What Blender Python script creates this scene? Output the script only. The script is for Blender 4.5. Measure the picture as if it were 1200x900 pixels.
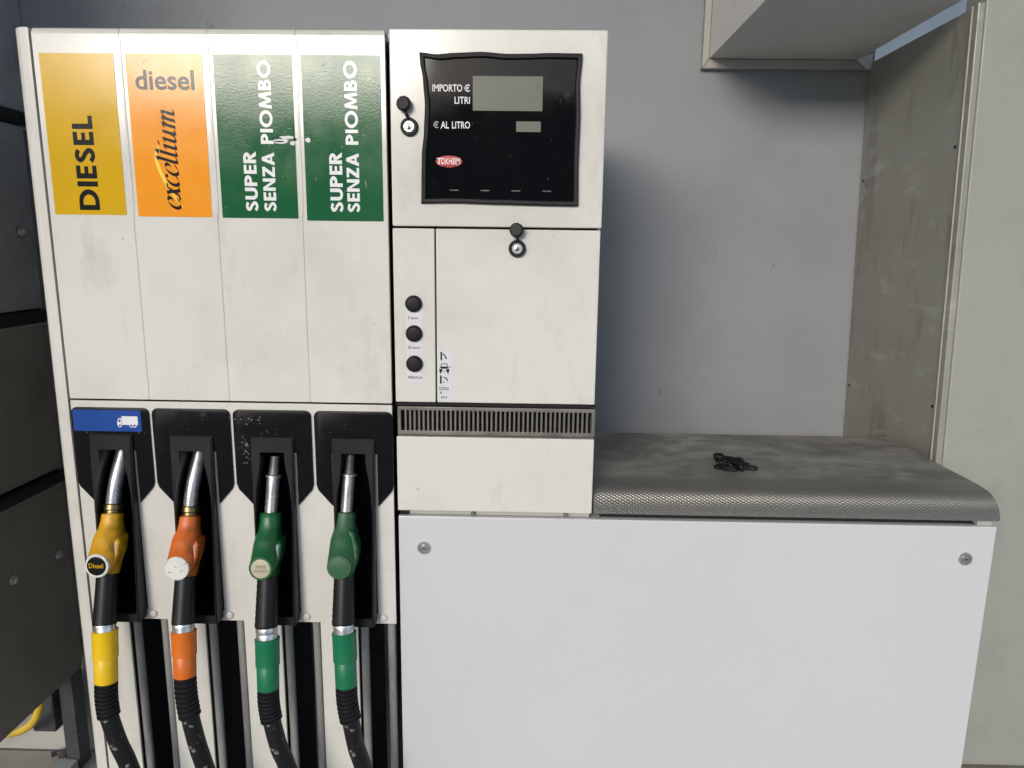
import bpy, bmesh, math, random
from mathutils import Vector, Matrix, noise as mnoise
random.seed(7)
for o in list(bpy.data.objects): bpy.data.objects.remove(o)
S = bpy.context.scene
COL = S.collection
R = math.radians

# ---------------------------------------------------------------- camera, sky, sun, exposure
PITCH, YAW, ROLL, FPX = R(10.8), R(-1.0), R(0.7), 832.0
fw = Vector((math.sin(YAW)*math.cos(PITCH), math.cos(YAW)*math.cos(PITCH), -math.sin(PITCH)))
rt = Vector((math.cos(YAW), -math.sin(YAW), 0)); up = rt.cross(fw)
rt2 = math.cos(ROLL)*rt + math.sin(ROLL)*up; up2 = -math.sin(ROLL)*rt + math.cos(ROLL)*up
cam = bpy.data.cameras.new('camera'); co = bpy.data.objects.new('camera', cam); COL.objects.link(co)
m = Matrix((rt2, up2, -fw)).transposed().to_4x4(); m.translation = Vector((0, -1.2, 1.42))
co.matrix_world = m
cam.sensor_fit = 'HORIZONTAL'; cam.sensor_width = 36; cam.lens = FPX/1200*36
cam.clip_start = 0.02; cam.clip_end = 500
S.camera = co

SUN_EL, SUN_AZ = R(16), R(-19)          # in front of the pump, to the left
sd = Vector((math.sin(SUN_AZ)*math.cos(SUN_EL), -math.cos(SUN_AZ)*math.cos(SUN_EL), math.sin(SUN_EL)))
w = bpy.data.worlds.new('World'); S.world = w; w.use_nodes = True
nt = w.node_tree; bg = nt.nodes['Background']
sky = nt.nodes.new('ShaderNodeTexSky'); sky.sky_type = 'NISHITA'; sky.sun_disc = False
sky.sun_elevation = SUN_EL; sky.sun_rotation = math.atan2(sd.x, sd.y) % (2*math.pi)
sky.dust_density = 1.0; sky.air_density = 0.8; sky.ozone_density = 1.0
nt.links.new(sky.outputs[0], bg.inputs[0]); bg.inputs[1].default_value = 0.15
sl = bpy.data.lights.new('sun', 'SUN'); sl.energy = 1.05; sl.angle = R(23); sl.color = (1, .96, .91)
so = bpy.data.objects.new('sun', sl); COL.objects.link(so)
so.rotation_euler = sd.to_track_quat('Z', 'Y').to_euler(); so.location = sd*20
S.view_settings.view_transform = 'Standard'; S.view_settings.look = 'None'
S.view_settings.gamma = 1; S.view_settings.exposure = 1.06
S.render.engine = 'CYCLES'

# ---------------------------------------------------------------- materials
def mat(name, base, rough=.5, metal=0, spec=.5, var=None, dirt=None, bump=None, bump2=None, coat=0, rvar=0, aniso=None):
    """var=(scale, amount) tone mottling; dirt=(scale, colour, lo, hi, amount, stretch); bump=(scale, strength, dist)"""
    M = bpy.data.materials.new(name); M.use_nodes = True
    N, L = M.node_tree.nodes, M.node_tree.links
    b = N['Principled BSDF']; b.inputs['Roughness'].default_value = rough
    b.inputs['Metallic'].default_value = metal; b.inputs['Specular IOR Level'].default_value = spec
    b.inputs['Coat Weight'].default_value = coat; b.inputs['Coat Roughness'].default_value = .1
    tc = N.new('ShaderNodeTexCoord'); col = None
    def tex(scale, detail=4, stretch=None, rough_=.6):
        n = N.new('ShaderNodeTexNoise'); n.inputs['Scale'].default_value = scale; n.inputs['Detail'].default_value = detail
        n.inputs['Roughness'].default_value = rough_
        if stretch:
            mp = N.new('ShaderNodeMapping'); mp.inputs['Scale'].default_value = stretch[:3]
            if len(stretch) > 3: mp.inputs['Rotation'].default_value = stretch[3:]
            L.new(tc.outputs['Object'], mp.inputs[0]); L.new(mp.outputs[0], n.inputs[0])
        else: L.new(tc.outputs['Object'], n.inputs[0])
        return n
    def mix(fac, a, c2, mode='MIX'):
        x = N.new('ShaderNodeMix'); x.data_type = 'RGBA'; x.blend_type = mode
        if hasattr(fac, 'links'): L.new(fac, x.inputs[0])
        else: x.inputs[0].default_value = fac
        for s, v in ((x.inputs[6], a), (x.inputs[7], c2)):
            if hasattr(v, 'links'): L.new(v, s)
            else: s.default_value = (*v[:3], 1)
        return x.outputs[2]
    cur = base
    if var:
        n = tex(var[0]); r = N.new('ShaderNodeMapRange'); r.inputs[1].default_value = .3; r.inputs[2].default_value = .7
        r.inputs[3].default_value = 1-var[1]; r.inputs[4].default_value = 1+var[1]*.6; L.new(n.outputs[0], r.inputs[0])
        v = N.new('ShaderNodeVectorMath'); v.operation = 'SCALE'; v.inputs[0].default_value = base[:3]; L.new(r.outputs[0], v.inputs[3])
        cur = v.outputs[0]
    for d in (dirt if isinstance(dirt, list) else [dirt] if dirt else []):
        n = tex(d[0], 6, d[5] if len(d) > 5 else None, .65)
        r = N.new('ShaderNodeMapRange'); r.inputs[1].default_value = d[2]; r.inputs[2].default_value = d[3]
        r.inputs[3].default_value = 0; r.inputs[4].default_value = d[4]; L.new(n.outputs[0], r.inputs[0])
        cur = mix(r.outputs[0], cur, d[1])
    if hasattr(cur, 'links'): L.new(cur, b.inputs['Base Color'])
    else: b.inputs['Base Color'].default_value = (*base[:3], 1)
    if rvar:
        n = tex(14, 5); r = N.new('ShaderNodeMapRange'); r.inputs[1].default_value = .3; r.inputs[2].default_value = .7
        r.inputs[3].default_value = max(0, rough-rvar); r.inputs[4].default_value = min(1, rough+rvar)
        L.new(n.outputs[0], r.inputs[0]); L.new(r.outputs[0], b.inputs['Roughness'])
    prev = None
    for bp in (bump, bump2):
        if not bp: continue
        n = tex(bp[0], 2 if len(bp) < 4 else bp[3]); B = N.new('ShaderNodeBump'); B.inputs['Strength'].default_value = bp[1]
        B.inputs['Distance'].default_value = bp[2]; L.new(n.outputs[0], B.inputs['Height'])
        if prev: L.new(prev, B.inputs['Normal'])
        prev = B.outputs[0]
    if prev: L.new(prev, b.inputs['Normal'])
    return M

GR = (.22, .20, .17)
PEEL = (300, .07, .0010)
M = {}
M['cream'] = mat('cream_paint', (.70, .678, .62), .16, var=(5, .035), dirt=[(3.5, GR, .48, .8, .26), (11, (.36, .33, .28), .58, .72, .30, (1, 1, .35)), (75, (.20, .17, .13), .68, .73, .6)], bump=PEEL, rvar=.06)
M['white'] = mat('white_paint', (.61, .611, .612), .30, var=(3, .02), dirt=[(70, (.45, .44, .43), .80, .85, .3)], bump=(300, .04, .001))
M['cream_dull'] = mat('cream_trim_paint', (.42, .405, .365), .5, var=(6, .08), dirt=(9, GR, .55, .75, .4), bump=(120, .1, .001))
M['box_paint'] = mat('beige_box_paint', (.72, .70, .66), .55, var=(3, .05), dirt=(8, (.3, .28, .25), .6, .75, .3), bump=(120, .1, .001))
M['post_grey'] = mat('grey_tube', (.30, .295, .275), .45, .1, var=(20, .1), dirt=(25, (.05, .045, .04), .5, .75, .6, (1, 1, .15)))
M['black_rub'] = mat('black_rubber', (.010, .010, .011), .5, spec=.25, var=(40, .3), bump=(400, .1, .001))
M['black_plastic'] = mat('black_plastic', (.008, .008, .009), .28, spec=.12, var=(30, .2), dirt=[(30, (.16, .15, .14), .68, .82, .5)], bump=(500, .12, .0008), rvar=.08)
M['boot_plastic'] = mat('boot_plastic', (.017, .017, .019), .40, spec=.22, dirt=[(26, (.13, .125, .12), .66, .8, .45)], bump=(500, .15, .001), rvar=.08)
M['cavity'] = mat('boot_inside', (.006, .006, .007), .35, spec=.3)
M['dark'] = mat('dark_steel_core', (.008, .008, .008), .8)
M['glass'] = mat('display_glass', (.003, .003, .0035), .07, spec=.15, dirt=[(35, (.10, .10, .10), .64, .78, .3), (90, (.3, .3, .3), .70, .74, .5)], rvar=.04)  # smudges stand for dust and for faint reflections painted into the colour
M['lcd'] = mat('lcd_grey', (.145, .148, .118), .35, spec=.3, var=(30, .06))
M['sticker_scratch'] = mat('scratched_vinyl', (.55, .57, .55), .5)
M['print_white'] = mat('white_print', (.72, .72, .72), .4)
M['panel_grey_print'] = mat('grey_print', (.30, .30, .29), .4)
M['red'] = mat('red_print', (.50, .012, .02), .35)
M['yellow_st'] = mat('yellow_sticker', (.64, .375, .005), .14, spec=.38, var=(8, .05), dirt=(50, (.35, .22, .02), .68, .76, .4), bump=PEEL, rvar=.05)
M['orange_st'] = mat('orange_sticker', (.87, .315, .018), .14, spec=.38, var=(8, .04), dirt=[(40, (.55, .18, .02), .68, .76, .4), (55, (.9, .7, .5), .72, .78, .5)], bump=PEEL, rvar=.05)
M['green_st'] = mat('green_sticker', (.010, .105, .035), .14, spec=.38, var=(7, .06), dirt=[(70, (.25, .35, .3), .72, .8, .35, (1, 1, .4))], bump=PEEL, rvar=.05)
M['blue_st'] = mat('blue_sticker', (.004, .055, .29), .35, var=(20, .06))
M['ink'] = mat('black_ink', (.010, .010, .011), .17, spec=.22, bump=PEEL)
M['ink_grey'] = mat('dark_grey_ink', (.020, .021, .024), .17, spec=.3, bump=PEEL)
M['white_ink'] = mat('white_ink', (.78, .78, .77), .17, bump=PEEL)
M['swoosh'] = mat('yellow_ink', (.85, .55, .005), .3)
M['swoosh_tan'] = mat('tan_emboss', (.33, .29, .20), .4)
M['paper'] = mat('paper_label', (.66, .655, .66), .45)
M['chrome'] = mat('polished_steel', (.60, .60, .59), .28, .85, var=(80, .1))
M['spout'] = mat('aluminium_spout', (.68, .68, .68), .34, .75, var=(50, .2), dirt=(40, (.12, .11, .1), .5, .75, .6), bump=(260, .12, .001), rvar=.1)
M['spout_dark'] = mat('worn_spout_tip', (.22, .215, .21), .5, .5, var=(60, .3))
M['brass'] = mat('dirty_brass', (.22, .165, .075), .38, .9, var=(80, .3), rvar=.1)
M['steel_grille'] = mat('grille_steel', (.27, .25, .22), .42, .75, var=(12, .12), dirt=(9, (.06, .05, .04), .5, .72, .6), rvar=.1)
M['n_yellow'] = mat('yellow_nozzle_plastic', (.66, .34, .010), .40, var=(25, .12), dirt=[(30, (.10, .05, .01), .50, .68, .7)], bump=(180, .15, .001), rvar=.1)
M['n_orange'] = mat('orange_nozzle_plastic', (.62, .135, .018), .42, var=(25, .12), dirt=[(30, (.14, .045, .015), .50, .68, .7)], bump=(180, .15, .001), rvar=.1)
M['n_green'] = mat('green_nozzle_plastic', (.008, .105, .028), .36, var=(25, .12), dirt=[(30, (.02, .03, .018), .50, .68, .7)], bump=(180, .12, .001), rvar=.1)
M['n_green2'] = mat('scuffed_green_nozzle', (.012, .105, .035), .5, var=(18, .2), dirt=[(22, (.075, .095, .06), .42, .7, .75)], bump=(140, .3, .0015), rvar=.12)
M['c_yellow'] = mat('yellow_cover', (.84, .53, .005), .4, var=(25, .06), dirt=[(28, (.30, .20, .06), .56, .76, .6)], bump=(160, .1, .001))
M['c_orange'] = mat('orange_cover', (.70, .155, .012), .4, var=(25, .06), dirt=[(28, (.22, .07, .02), .58, .78, .5)], bump=(160, .1, .001))
M['c_green'] = mat('green_cover', (.006, .165, .07), .4, var=(25, .06), dirt=[(28, (.02, .06, .035), .58, .78, .5)], bump=(160, .1, .001))
M['disc_white'] = mat('scuffed_white_disc', (.70, .68, .62), .4, var=(40, .1), dirt=[(95, (.26, .18, .05), .60, .64, .9)])
M['disc_cream'] = mat('cream_disc', (.52, .475, .335), .4, var=(30, .1), dirt=[(40, (.2, .17, .1), .6, .75, .5)])
M['hose'] = mat('black_hose', (.009, .009, .009), .45, spec=.3, dirt=[(60, (.32, .31, .29), .59, .67, .8), (12, (.04, .037, .033), .5, .7, .5)], bump=(300, .3, .0015), rvar=.1)
M['sleeve'] = mat('black_sleeve', (.010, .010, .010), .38, spec=.25, dirt=[(60, (.1, .1, .095), .64, .78, .4)], bump=(250, .2, .001))
M['wall'] = mat('grey_wall_paint', (.285, .296, .310), .55, spec=.4, var=(2.2, .05), dirt=[(3, (.20, .206, .214), .5, .75, .5), (30, (.10, .10, .10), .67, .74, .5, (1, 1, .5))], bump=(70, .12, .002), bump2=(500, .1, .001))
M['column'] = mat('column_paint', (.335, .335, .295), .5, var=(3, .05), dirt=[(6, (.24, .24, .2), .5, .75, .5), (40, (.14, .13, .1), .72, .78, .5)], bump=(70, .1, .002), rvar=.08)
M['strip_blue'] = mat('pale_blue_paint', (.80, .84, .85), .5, var=(6, .05))
M['sheet'] = mat('dirty_sheet_metal', (.31, .305, .262), .40, .1, var=(3, .08),
                 dirt=[(5, (.13, .122, .095), .54, .70, .7, (1, 1.6, .55, .5, 0, 0)), (8, (.16, .15, .12), .58, .70, .6, (1, 3.4, .7, .9, 0, 0)), (7, (.44, .44, .40), .56, .68, .7, (1, .8, 2.2))], bump=(30, .15, .004), rvar=.12)
M['dark_sheet'] = mat('dark_steel_sheet', (.28, .28, .28), .40, .1, var=(6, .12), dirt=[(8, (.09, .092, .095), .5, .72, .6)], bump=(40, .12, .003), rvar=.1)
M['dark_sheet2'] = mat('brown_black_sheet', (.19, .172, .14), .40, .1, var=(5, .15), dirt=[(4, (.06, .045, .028), .5, .75, .5)], bump=(40, .1, .002), rvar=.1)
M['galv'] = mat('galvanised_sheet', (.33, .34, .345), .45, .1, var=(14, .15), dirt=[(9, (.16, .17, .18), .5, .72, .5)], rvar=.1)
M['frame_steel'] = mat('frame_steel', (.075, .078, .08), .5, .4, var=(12, .2), dirt=(14, (.03, .025, .02), .5, .7, .6))
M['yellow_cable'] = mat('yellow_cable', (.62, .42, .03), .45, dirt=(30, (.2, .14, .03), .5, .75, .5))
M['concrete'] = mat('concrete_ground', (.45, .435, .41), .85, var=(2, .15), dirt=(5, (.10, .095, .085), .5, .75, .6), bump=(60, .3, .004))
M['tile'] = mat('beige_floor', (.36, .325, .28), .6, var=(6, .12), dirt=(9, (.12, .1, .08), .55, .75, .6))
M['canopy'] = mat('canopy_panel', (.42, .42, .41), .6, var=(2, .05))
M['asphalt'] = mat('pale_concrete', (.36, .35, .33), .9, var=(3, .2), bump=(90, .5, .006))
M['far_wall'] = mat('rendered_wall', (.48, .46, .43), .85, var=(1, .15), dirt=(2, (.35, .33, .3), .5, .75, .5))

def knurl_mat():
    Mx = bpy.data.materials.new('dusty_knurled_steel'); Mx.use_nodes = True
    N, L = Mx.node_tree.nodes, Mx.node_tree.links; b = N['Principled BSDF']
    uv = N.new('ShaderNodeUVMap'); uv.uv_map = 'arc'
    tc = N.new('ShaderNodeTexCoord')
    sep = N.new('ShaderNodeSeparateXYZ'); L.new(uv.outputs[0], sep.inputs[0])
    def math_(op, a, c=None):
        n = N.new('ShaderNodeMath'); n.operation = op
        for i, v in enumerate((a, c)):
            if v is None: continue
            if hasattr(v, 'links'): L.new(v, n.inputs[i])
            else: n.inputs[i].default_value = v
        return n.outputs[0]
    a = math_('MULTIPLY', sep.outputs[0], math.pi/.0098); c = math_('MULTIPLY', sep.outputs[1], math.pi/.0060)
    s1 = math_('ABSOLUTE', math_('SINE', math_('ADD', a, c))); s2 = math_('ABSOLUTE', math_('SINE', math_('SUBTRACT', a, c)))
    h = math_('MINIMUM', s1, s2)
    # dust: swirled streaks, thick on the flat top, worn away over the nose
    mp = N.new('ShaderNodeMapping'); mp.inputs['Scale'].default_value = (1, 1.5, 1); mp.inputs['Rotation'].default_value = (0, 0, .6)
    L.new(tc.outputs['Object'], mp.inputs[0])
    n1 = N.new('ShaderNodeTexNoise'); n1.inputs['Scale'].default_value = 4; n1.inputs['Detail'].default_value = 5; n1.inputs['Distortion'].default_value = 2.6
    L.new(mp.outputs[0], n1.inputs[0])
    n2 = N.new('ShaderNodeTexNoise'); n2.inputs['Scale'].default_value = 22; n2.inputs['Detail'].default_value = 6; n2.inputs['Distortion'].default_value = .8
    L.new(mp.outputs[0], n2.inputs[0])
    def rng(v, lo, hi, a0, a1):
        r = N.new('ShaderNodeMapRange'); L.new(v, r.inputs[0])
        for i, x in enumerate((lo, hi, a0, a1)): r.inputs[i+1].default_value = x
        return r.outputs[0]
    topm = rng(sep.outputs[1], .075, .12, 0, 1)
    streak = rng(n1.outputs[0], .36, .66, .0, 1)
    fine = rng(n2.outputs[0], .35, .7, -.15, .25)
    dust = math_('MULTIPLY', topm, math_('ADD', math_('MULTIPLY', streak, .75), fine))
    r1 = N.new('ShaderNodeMix'); r1.data_type = 'RGBA'; L.new(dust, r1.inputs[0])
    r1.inputs[6].default_value = (.165, .158, .14, 1); r1.inputs[7].default_value = (.36, .34, .30, 1)
    r2 = N.new('ShaderNodeMix'); r2.data_type = 'RGBA'; L.new(topm, r2.inputs[0])
    r2.inputs[6].default_value = (.27, .255, .23, 1); L.new(r1.outputs[2], r2.inputs[7])
    L.new(r2.outputs[2], b.inputs['Base Color'])
    L.new(rng(topm, 0, 1, .7, .1), b.inputs['Metallic']); L.new(rng(topm, 0, 1, .38, .60), b.inputs['Roughness'])
    B = N.new('ShaderNodeBump'); B.inputs['Distance'].default_value = .0016
    L.new(rng(topm, 0, 1, .75, .15), B.inputs['Strength']); L.new(h, B.inputs['Height']); L.new(B.outputs[0], b.inputs['Normal'])
    return Mx
M['knurl'] = knurl_mat()

# ---------------------------------------------------------------- mesh helpers (world coordinates; parents are translated Empties)
def pos(o):
    v = Vector((0, 0, 0))
    while o is not None: v += o.location; o = o.parent
    return v
def obj(name, bm, m_, parent=None, smooth=False, origin=None):
    me = bpy.data.meshes.new(name); 
    bmesh.ops.recalc_face_normals(bm, faces=bm.faces[:])
    off = pos(parent) if parent else Vector((0, 0, 0))
    o_ = Vector(origin) if origin else off
    bmesh.ops.translate(bm, verts=bm.verts[:], vec=-o_)
    bm.to_mesh(me); bm.free()
    for mm in (m_ if isinstance(m_, list) else [m_]): me.materials.append(M[mm])
    if smooth:
        for p in me.polygons: p.use_smooth = True
        try: me.set_sharp_from_angle(angle=R(38))
        except Exception: pass
    o = bpy.data.objects.new(name, me); COL.objects.link(o); o.parent = parent; o.location = o_ - off
    return o
def thing(name, label, cat, loc=(0, 0, 0), group=None):
    o = bpy.data.objects.new(name, None); COL.objects.link(o); o.location = loc; o.empty_display_size = .05
    o['label'] = label; o['category'] = cat
    if group: o['group'] = group
    return o
def tag(o, label, cat, group=None):
    o['label'] = label; o['category'] = cat
    if group: o['group'] = group
    return o
def box_bm(x0, x1, y0, y1, z0, z1, bev=0, bm=None, seg=2):
    b2 = bmesh.new()
    v = [b2.verts.new(p) for p in ((x0,y0,z0),(x1,y0,z0),(x1,y1,z0),(x0,y1,z0),(x0,y0,z1),(x1,y0,z1),(x1,y1,z1),(x0,y1,z1))]
    for f in ((0,1,2,3),(4,5,6,7),(0,1,5,4),(1,2,6,5),(2,3,7,6),(3,0,4,7)): b2.faces.new([v[i] for i in f])
    bmesh.ops.recalc_face_normals(b2, faces=b2.faces[:])
    if bev: bmesh.ops.bevel(b2, geom=b2.edges[:], offset=bev, segments=seg, profile=.5, affect='EDGES')
    if bm is None: return b2
    me = bpy.data.meshes.new('t'); b2.to_mesh(me); b2.free(); bm.from_mesh(me); bpy.data.meshes.remove(me); return bm
def box(name, x0, x1, y0, y1, z0, z1, m_, parent=None, bev=.0008, **k):
    return obj(name, box_bm(x0, x1, y0, y1, z0, z1, bev), m_, parent, **k)
def prism_xz(pts, y0, y1, bev=0, bm=None, seg=2):
    """outline in X,Z, extruded along Y from y0 (front) to y1"""
    b2 = bmesh.new() 
    a = [b2.verts.new((p[0], y0, p[1])) for p in pts]; c = [b2.verts.new((p[0], y1, p[1])) for p in pts]
    f = b2.faces.new(a); b2.faces.new(c[::-1]); n = len(pts)
    for i in range(n): b2.faces.new((a[i], a[(i+1) % n], c[(i+1) % n], c[i]))
    bmesh.ops.recalc_face_normals(b2, faces=b2.faces[:])
    if bev: bmesh.ops.bevel(b2, geom=list(f.edges), offset=bev, segments=seg, profile=.5, affect='EDGES')
    if bm is None: return b2
    me = bpy.data.meshes.new('t'); b2.to_mesh(me); b2.free(); bm.from_mesh(me); bpy.data.meshes.remove(me); return bm
def prism_yz(pts, x0, x1, bm=None):
    b2 = bm or bmesh.new()
    a = [b2.verts.new((x0, p[0], p[1])) for p in pts]; c = [b2.verts.new((x1, p[0], p[1])) for p in pts]
    b2.faces.new(a); b2.faces.new(c[::-1]); n = len(pts)
    for i in range(n): b2.faces.new((a[i], a[(i+1) % n], c[(i+1) % n], c[i]))
    return b2
def grid_panel(xs, zs, keep, y0, th, bev=.001):
    bm = bmesh.new(); V = {}
    def vv(i, j):
        if (i, j) not in V: V[i, j] = bm.verts.new((xs[i], y0, zs[j]))
        return V[i, j]
    for i in range(len(xs)-1):
        for j in range(len(zs)-1):
            if keep((xs[i]+xs[i+1])/2, (zs[j]+zs[j+1])/2): bm.faces.new((vv(i,j), vv(i+1,j), vv(i+1,j+1), vv(i,j+1)))
    r = bmesh.ops.extrude_face_region(bm, geom=bm.faces[:])
    nv = [g for g in r['geom'] if isinstance(g, bmesh.types.BMVert)]
    bmesh.ops.translate(bm, verts=nv, vec=(0, th, 0))
    bmesh.ops.recalc_face_normals(bm, faces=bm.faces[:])
    e = [e for e in bm.edges if len(e.link_faces) == 2 and abs(e.verts[0].co.y-y0) < 1e-6 and abs(e.verts[1].co.y-y0) < 1e-6 and e.calc_face_angle(0) > .5]
    bmesh.ops.bevel(bm, geom=e, offset=bev, segments=2, profile=.5, affect='EDGES')
    return bm
def catmull(P, n=8, closed=False):
    P = [Vector(p) for p in P]; out = []; k = len(P)
    rng = range(k) if closed else range(k-1)
    for i in rng:
        p0 = P[(i-1) % k] if (closed or i > 0) else P[0]*2-P[1]
        p1, p2 = P[i], P[(i+1) % k]
        p3 = P[(i+2) % k] if (closed or i+2 < k) else P[-1]*2-P[-2]
        for s in range(n):
            t = s/n
            out.append(.5*((2*p1)+(p2-p0)*t+(2*p0-5*p1+4*p2-p3)*t*t+(3*p1-p0-3*p2+p3)*t**3))
    if not closed: out.append(P[-1])
    return out
def tube(path, rad, n=20, bm=None, closed=False, caps=True, rib=0):
    bm = bm or bmesh.new(); P = [Vector(p) for p in path]; k = len(P)
    rads = rad if isinstance(rad, (list, tuple)) else [rad]*k
    rings = []; ref = None
    for i in range(k):
        t = (P[(i+1) % k]-P[i-1]) if closed else (P[min(i+1, k-1)]-P[max(i-1, 0)])
        if t.length < 1e-9: t = Vector((0, 0, 1))
        t.normalize()
        if ref is None: ref = t.orthogonal().normalized()
        ref = (ref - t*ref.dot(t)).normalized(); bi = t.cross(ref)
        rings.append([bm.verts.new(P[i]+(ref*math.cos(a)+bi*math.sin(a))*rads[i]*(1-(rib if j % 2 else 0))) for j, a in enumerate(2*math.pi*q/n for q in range(n))])
    for i in range(k if closed else k-1):
        A, B = rings[i], rings[(i+1) % k]
        for j in range(n): bm.faces.new((A[j], A[(j+1) % n], B[(j+1) % n], B[j]))
    if caps and not closed: bm.faces.new(rings[0][::-1]); bm.faces.new(rings[-1])
    return bm
def lathe(profile, center, axis, n=32, bm=None):
    """profile: (radius, height along axis) list"""
    bm = bm or bmesh.new(); ax = Vector(axis).normalized(); u = ax.orthogonal().normalized(); v = ax.cross(u); c = Vector(center)
    rings = []
    for r, h in profile:
        rings.append([bm.verts.new(c+ax*h+(u*math.cos(2*math.pi*j/n)+v*math.sin(2*math.pi*j/n))*max(r, 1e-5)) for j in range(n)])
    for A, B in zip(rings, rings[1:]):
        for j in range(n): bm.faces.new((A[j], A[(j+1) % n], B[(j+1) % n], B[j]))
    bm.faces.new(rings[0][::-1]); bm.faces.new(rings[-1])
    return bm
def loft(rings, bm=None):
    """rings: list of (centre, u vector, v vector, exponent)"""
    bm = bm or bmesh.new(); n = 28; RR = []
    for c, u, v, e in rings:
        ring = []
        for j in range(n):
            a = 2*math.pi*j/n; ca, sa = math.cos(a), math.sin(a)
            ring.append(bm.verts.new(Vector(c)+Vector(u)*math.copysign(abs(ca)**(2/e), ca)+Vector(v)*math.copysign(abs(sa)**(2/e), sa)))
        RR.append(ring)
    for A, B in zip(RR, RR[1:]):
        for j in range(n): bm.faces.new((A[j], A[(j+1) % n], B[(j+1) % n], B[j]))
    bm.faces.new(RR[0][::-1]); bm.faces.new(RR[-1])
    return bm
def rrect(x0, x1, z0, z1, r, n=5):
    out = []
    for cx, cz, a0 in ((x1-r, z0+r, -90), (x1-r, z1-r, 0), (x0+r, z1-r, 90), (x0+r, z0+r, 180)):
        for i in range(n+1):
            a = R(a0+90*i/n); out.append((cx+r*math.cos(a), cz+r*math.sin(a)))
    return out
def ellipse(cx, cz, rx, rz, n=32): return [(cx+rx*math.cos(2*math.pi*i/n), cz+rz*math.sin(2*math.pi*i/n)) for i in range(n)]

# ---- lettering ---------------------------------------------------------------------------------
def fit_pts(pts, x0, x1, z0, z1, rot):
    """2-D text space -> X,Z box. rot: text runs upwards (turned a quarter to the left)"""
    if rot: pts = [(-p[1], p[0]) for p in pts]
    ax, bx = min(p[0] for p in pts), max(p[0] for p in pts); az, bz = min(p[1] for p in pts), max(p[1] for p in pts)
    return [(x0+(p[0]-ax)/(bx-ax)*(x1-x0), z0+(p[1]-az)/(bz-az)*(z1-z0)) for p in pts]
def text_bm(body, x0, x1, z0, z1, y, rot=False, bold=0, shear=0, bm=None, place=None):
    cu = bpy.data.curves.new('t', 'FONT'); cu.body = body; cu.offset = bold; cu.shear = shear; cu.resolution_u = 3
    o = bpy.data.objects.new('t', cu); COL.objects.link(o)
    dg = bpy.context.evaluated_depsgraph_get(); me = bpy.data.meshes.new_from_object(o.evaluated_get(dg))
    P = fit_pts([(v.co.x, v.co.y) for v in me.vertices], x0, x1, z0, z1, rot)
    bm = bm or bmesh.new()
    vs = [bm.verts.new(place(p) if place else (p[0], y, p[1])) for p in P]
    for p in me.polygons:
        try: bm.faces.new([vs[i] for i in p.vertices])
        except ValueError: pass
    bpy.data.objects.remove(o); bpy.data.curves.remove(cu); bpy.data.meshes.remove(me)
    return bm
def flat_face_fix(bm):
    for f in bm.faces:
        f.normal_update()
def ribbon(pl, wd, closed=False):
    P = [Vector(p) for p in pl]; k = len(P); L_, R_ = [], []
    for i in range(k):
        if closed: a, b = P[i]-P[i-1], P[(i+1) % k]-P[i]
        else: a = P[i]-P[i-1] if i else P[1]-P[0]; b = P[i+1]-P[i] if i < k-1 else P[-1]-P[-2]
        a.normalize(); b.normalize(); n1 = Vector((-a.y, a.x)); n2 = Vector((-b.y, b.x)); mn = n1+n2
        if mn.length < 1e-6: mn = n1
        mn.normalize(); d = max(.45, mn.dot(n1)); h = (wd[i] if isinstance(wd, list) else wd)/2/d
        L_.append(P[i]+mn*h); R_.append(P[i]-mn*h)
    return L_, R_
def arc(cx, cy, rx, ry, a0, a1, n=10): return [(cx+rx*math.cos(R(a0+(a1-a0)*i/n)), cy+ry*math.sin(R(a0+(a1-a0)*i/n))) for i in range(n+1)]
T = .21                                  # stem weight of the heavy geometric capitals
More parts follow.
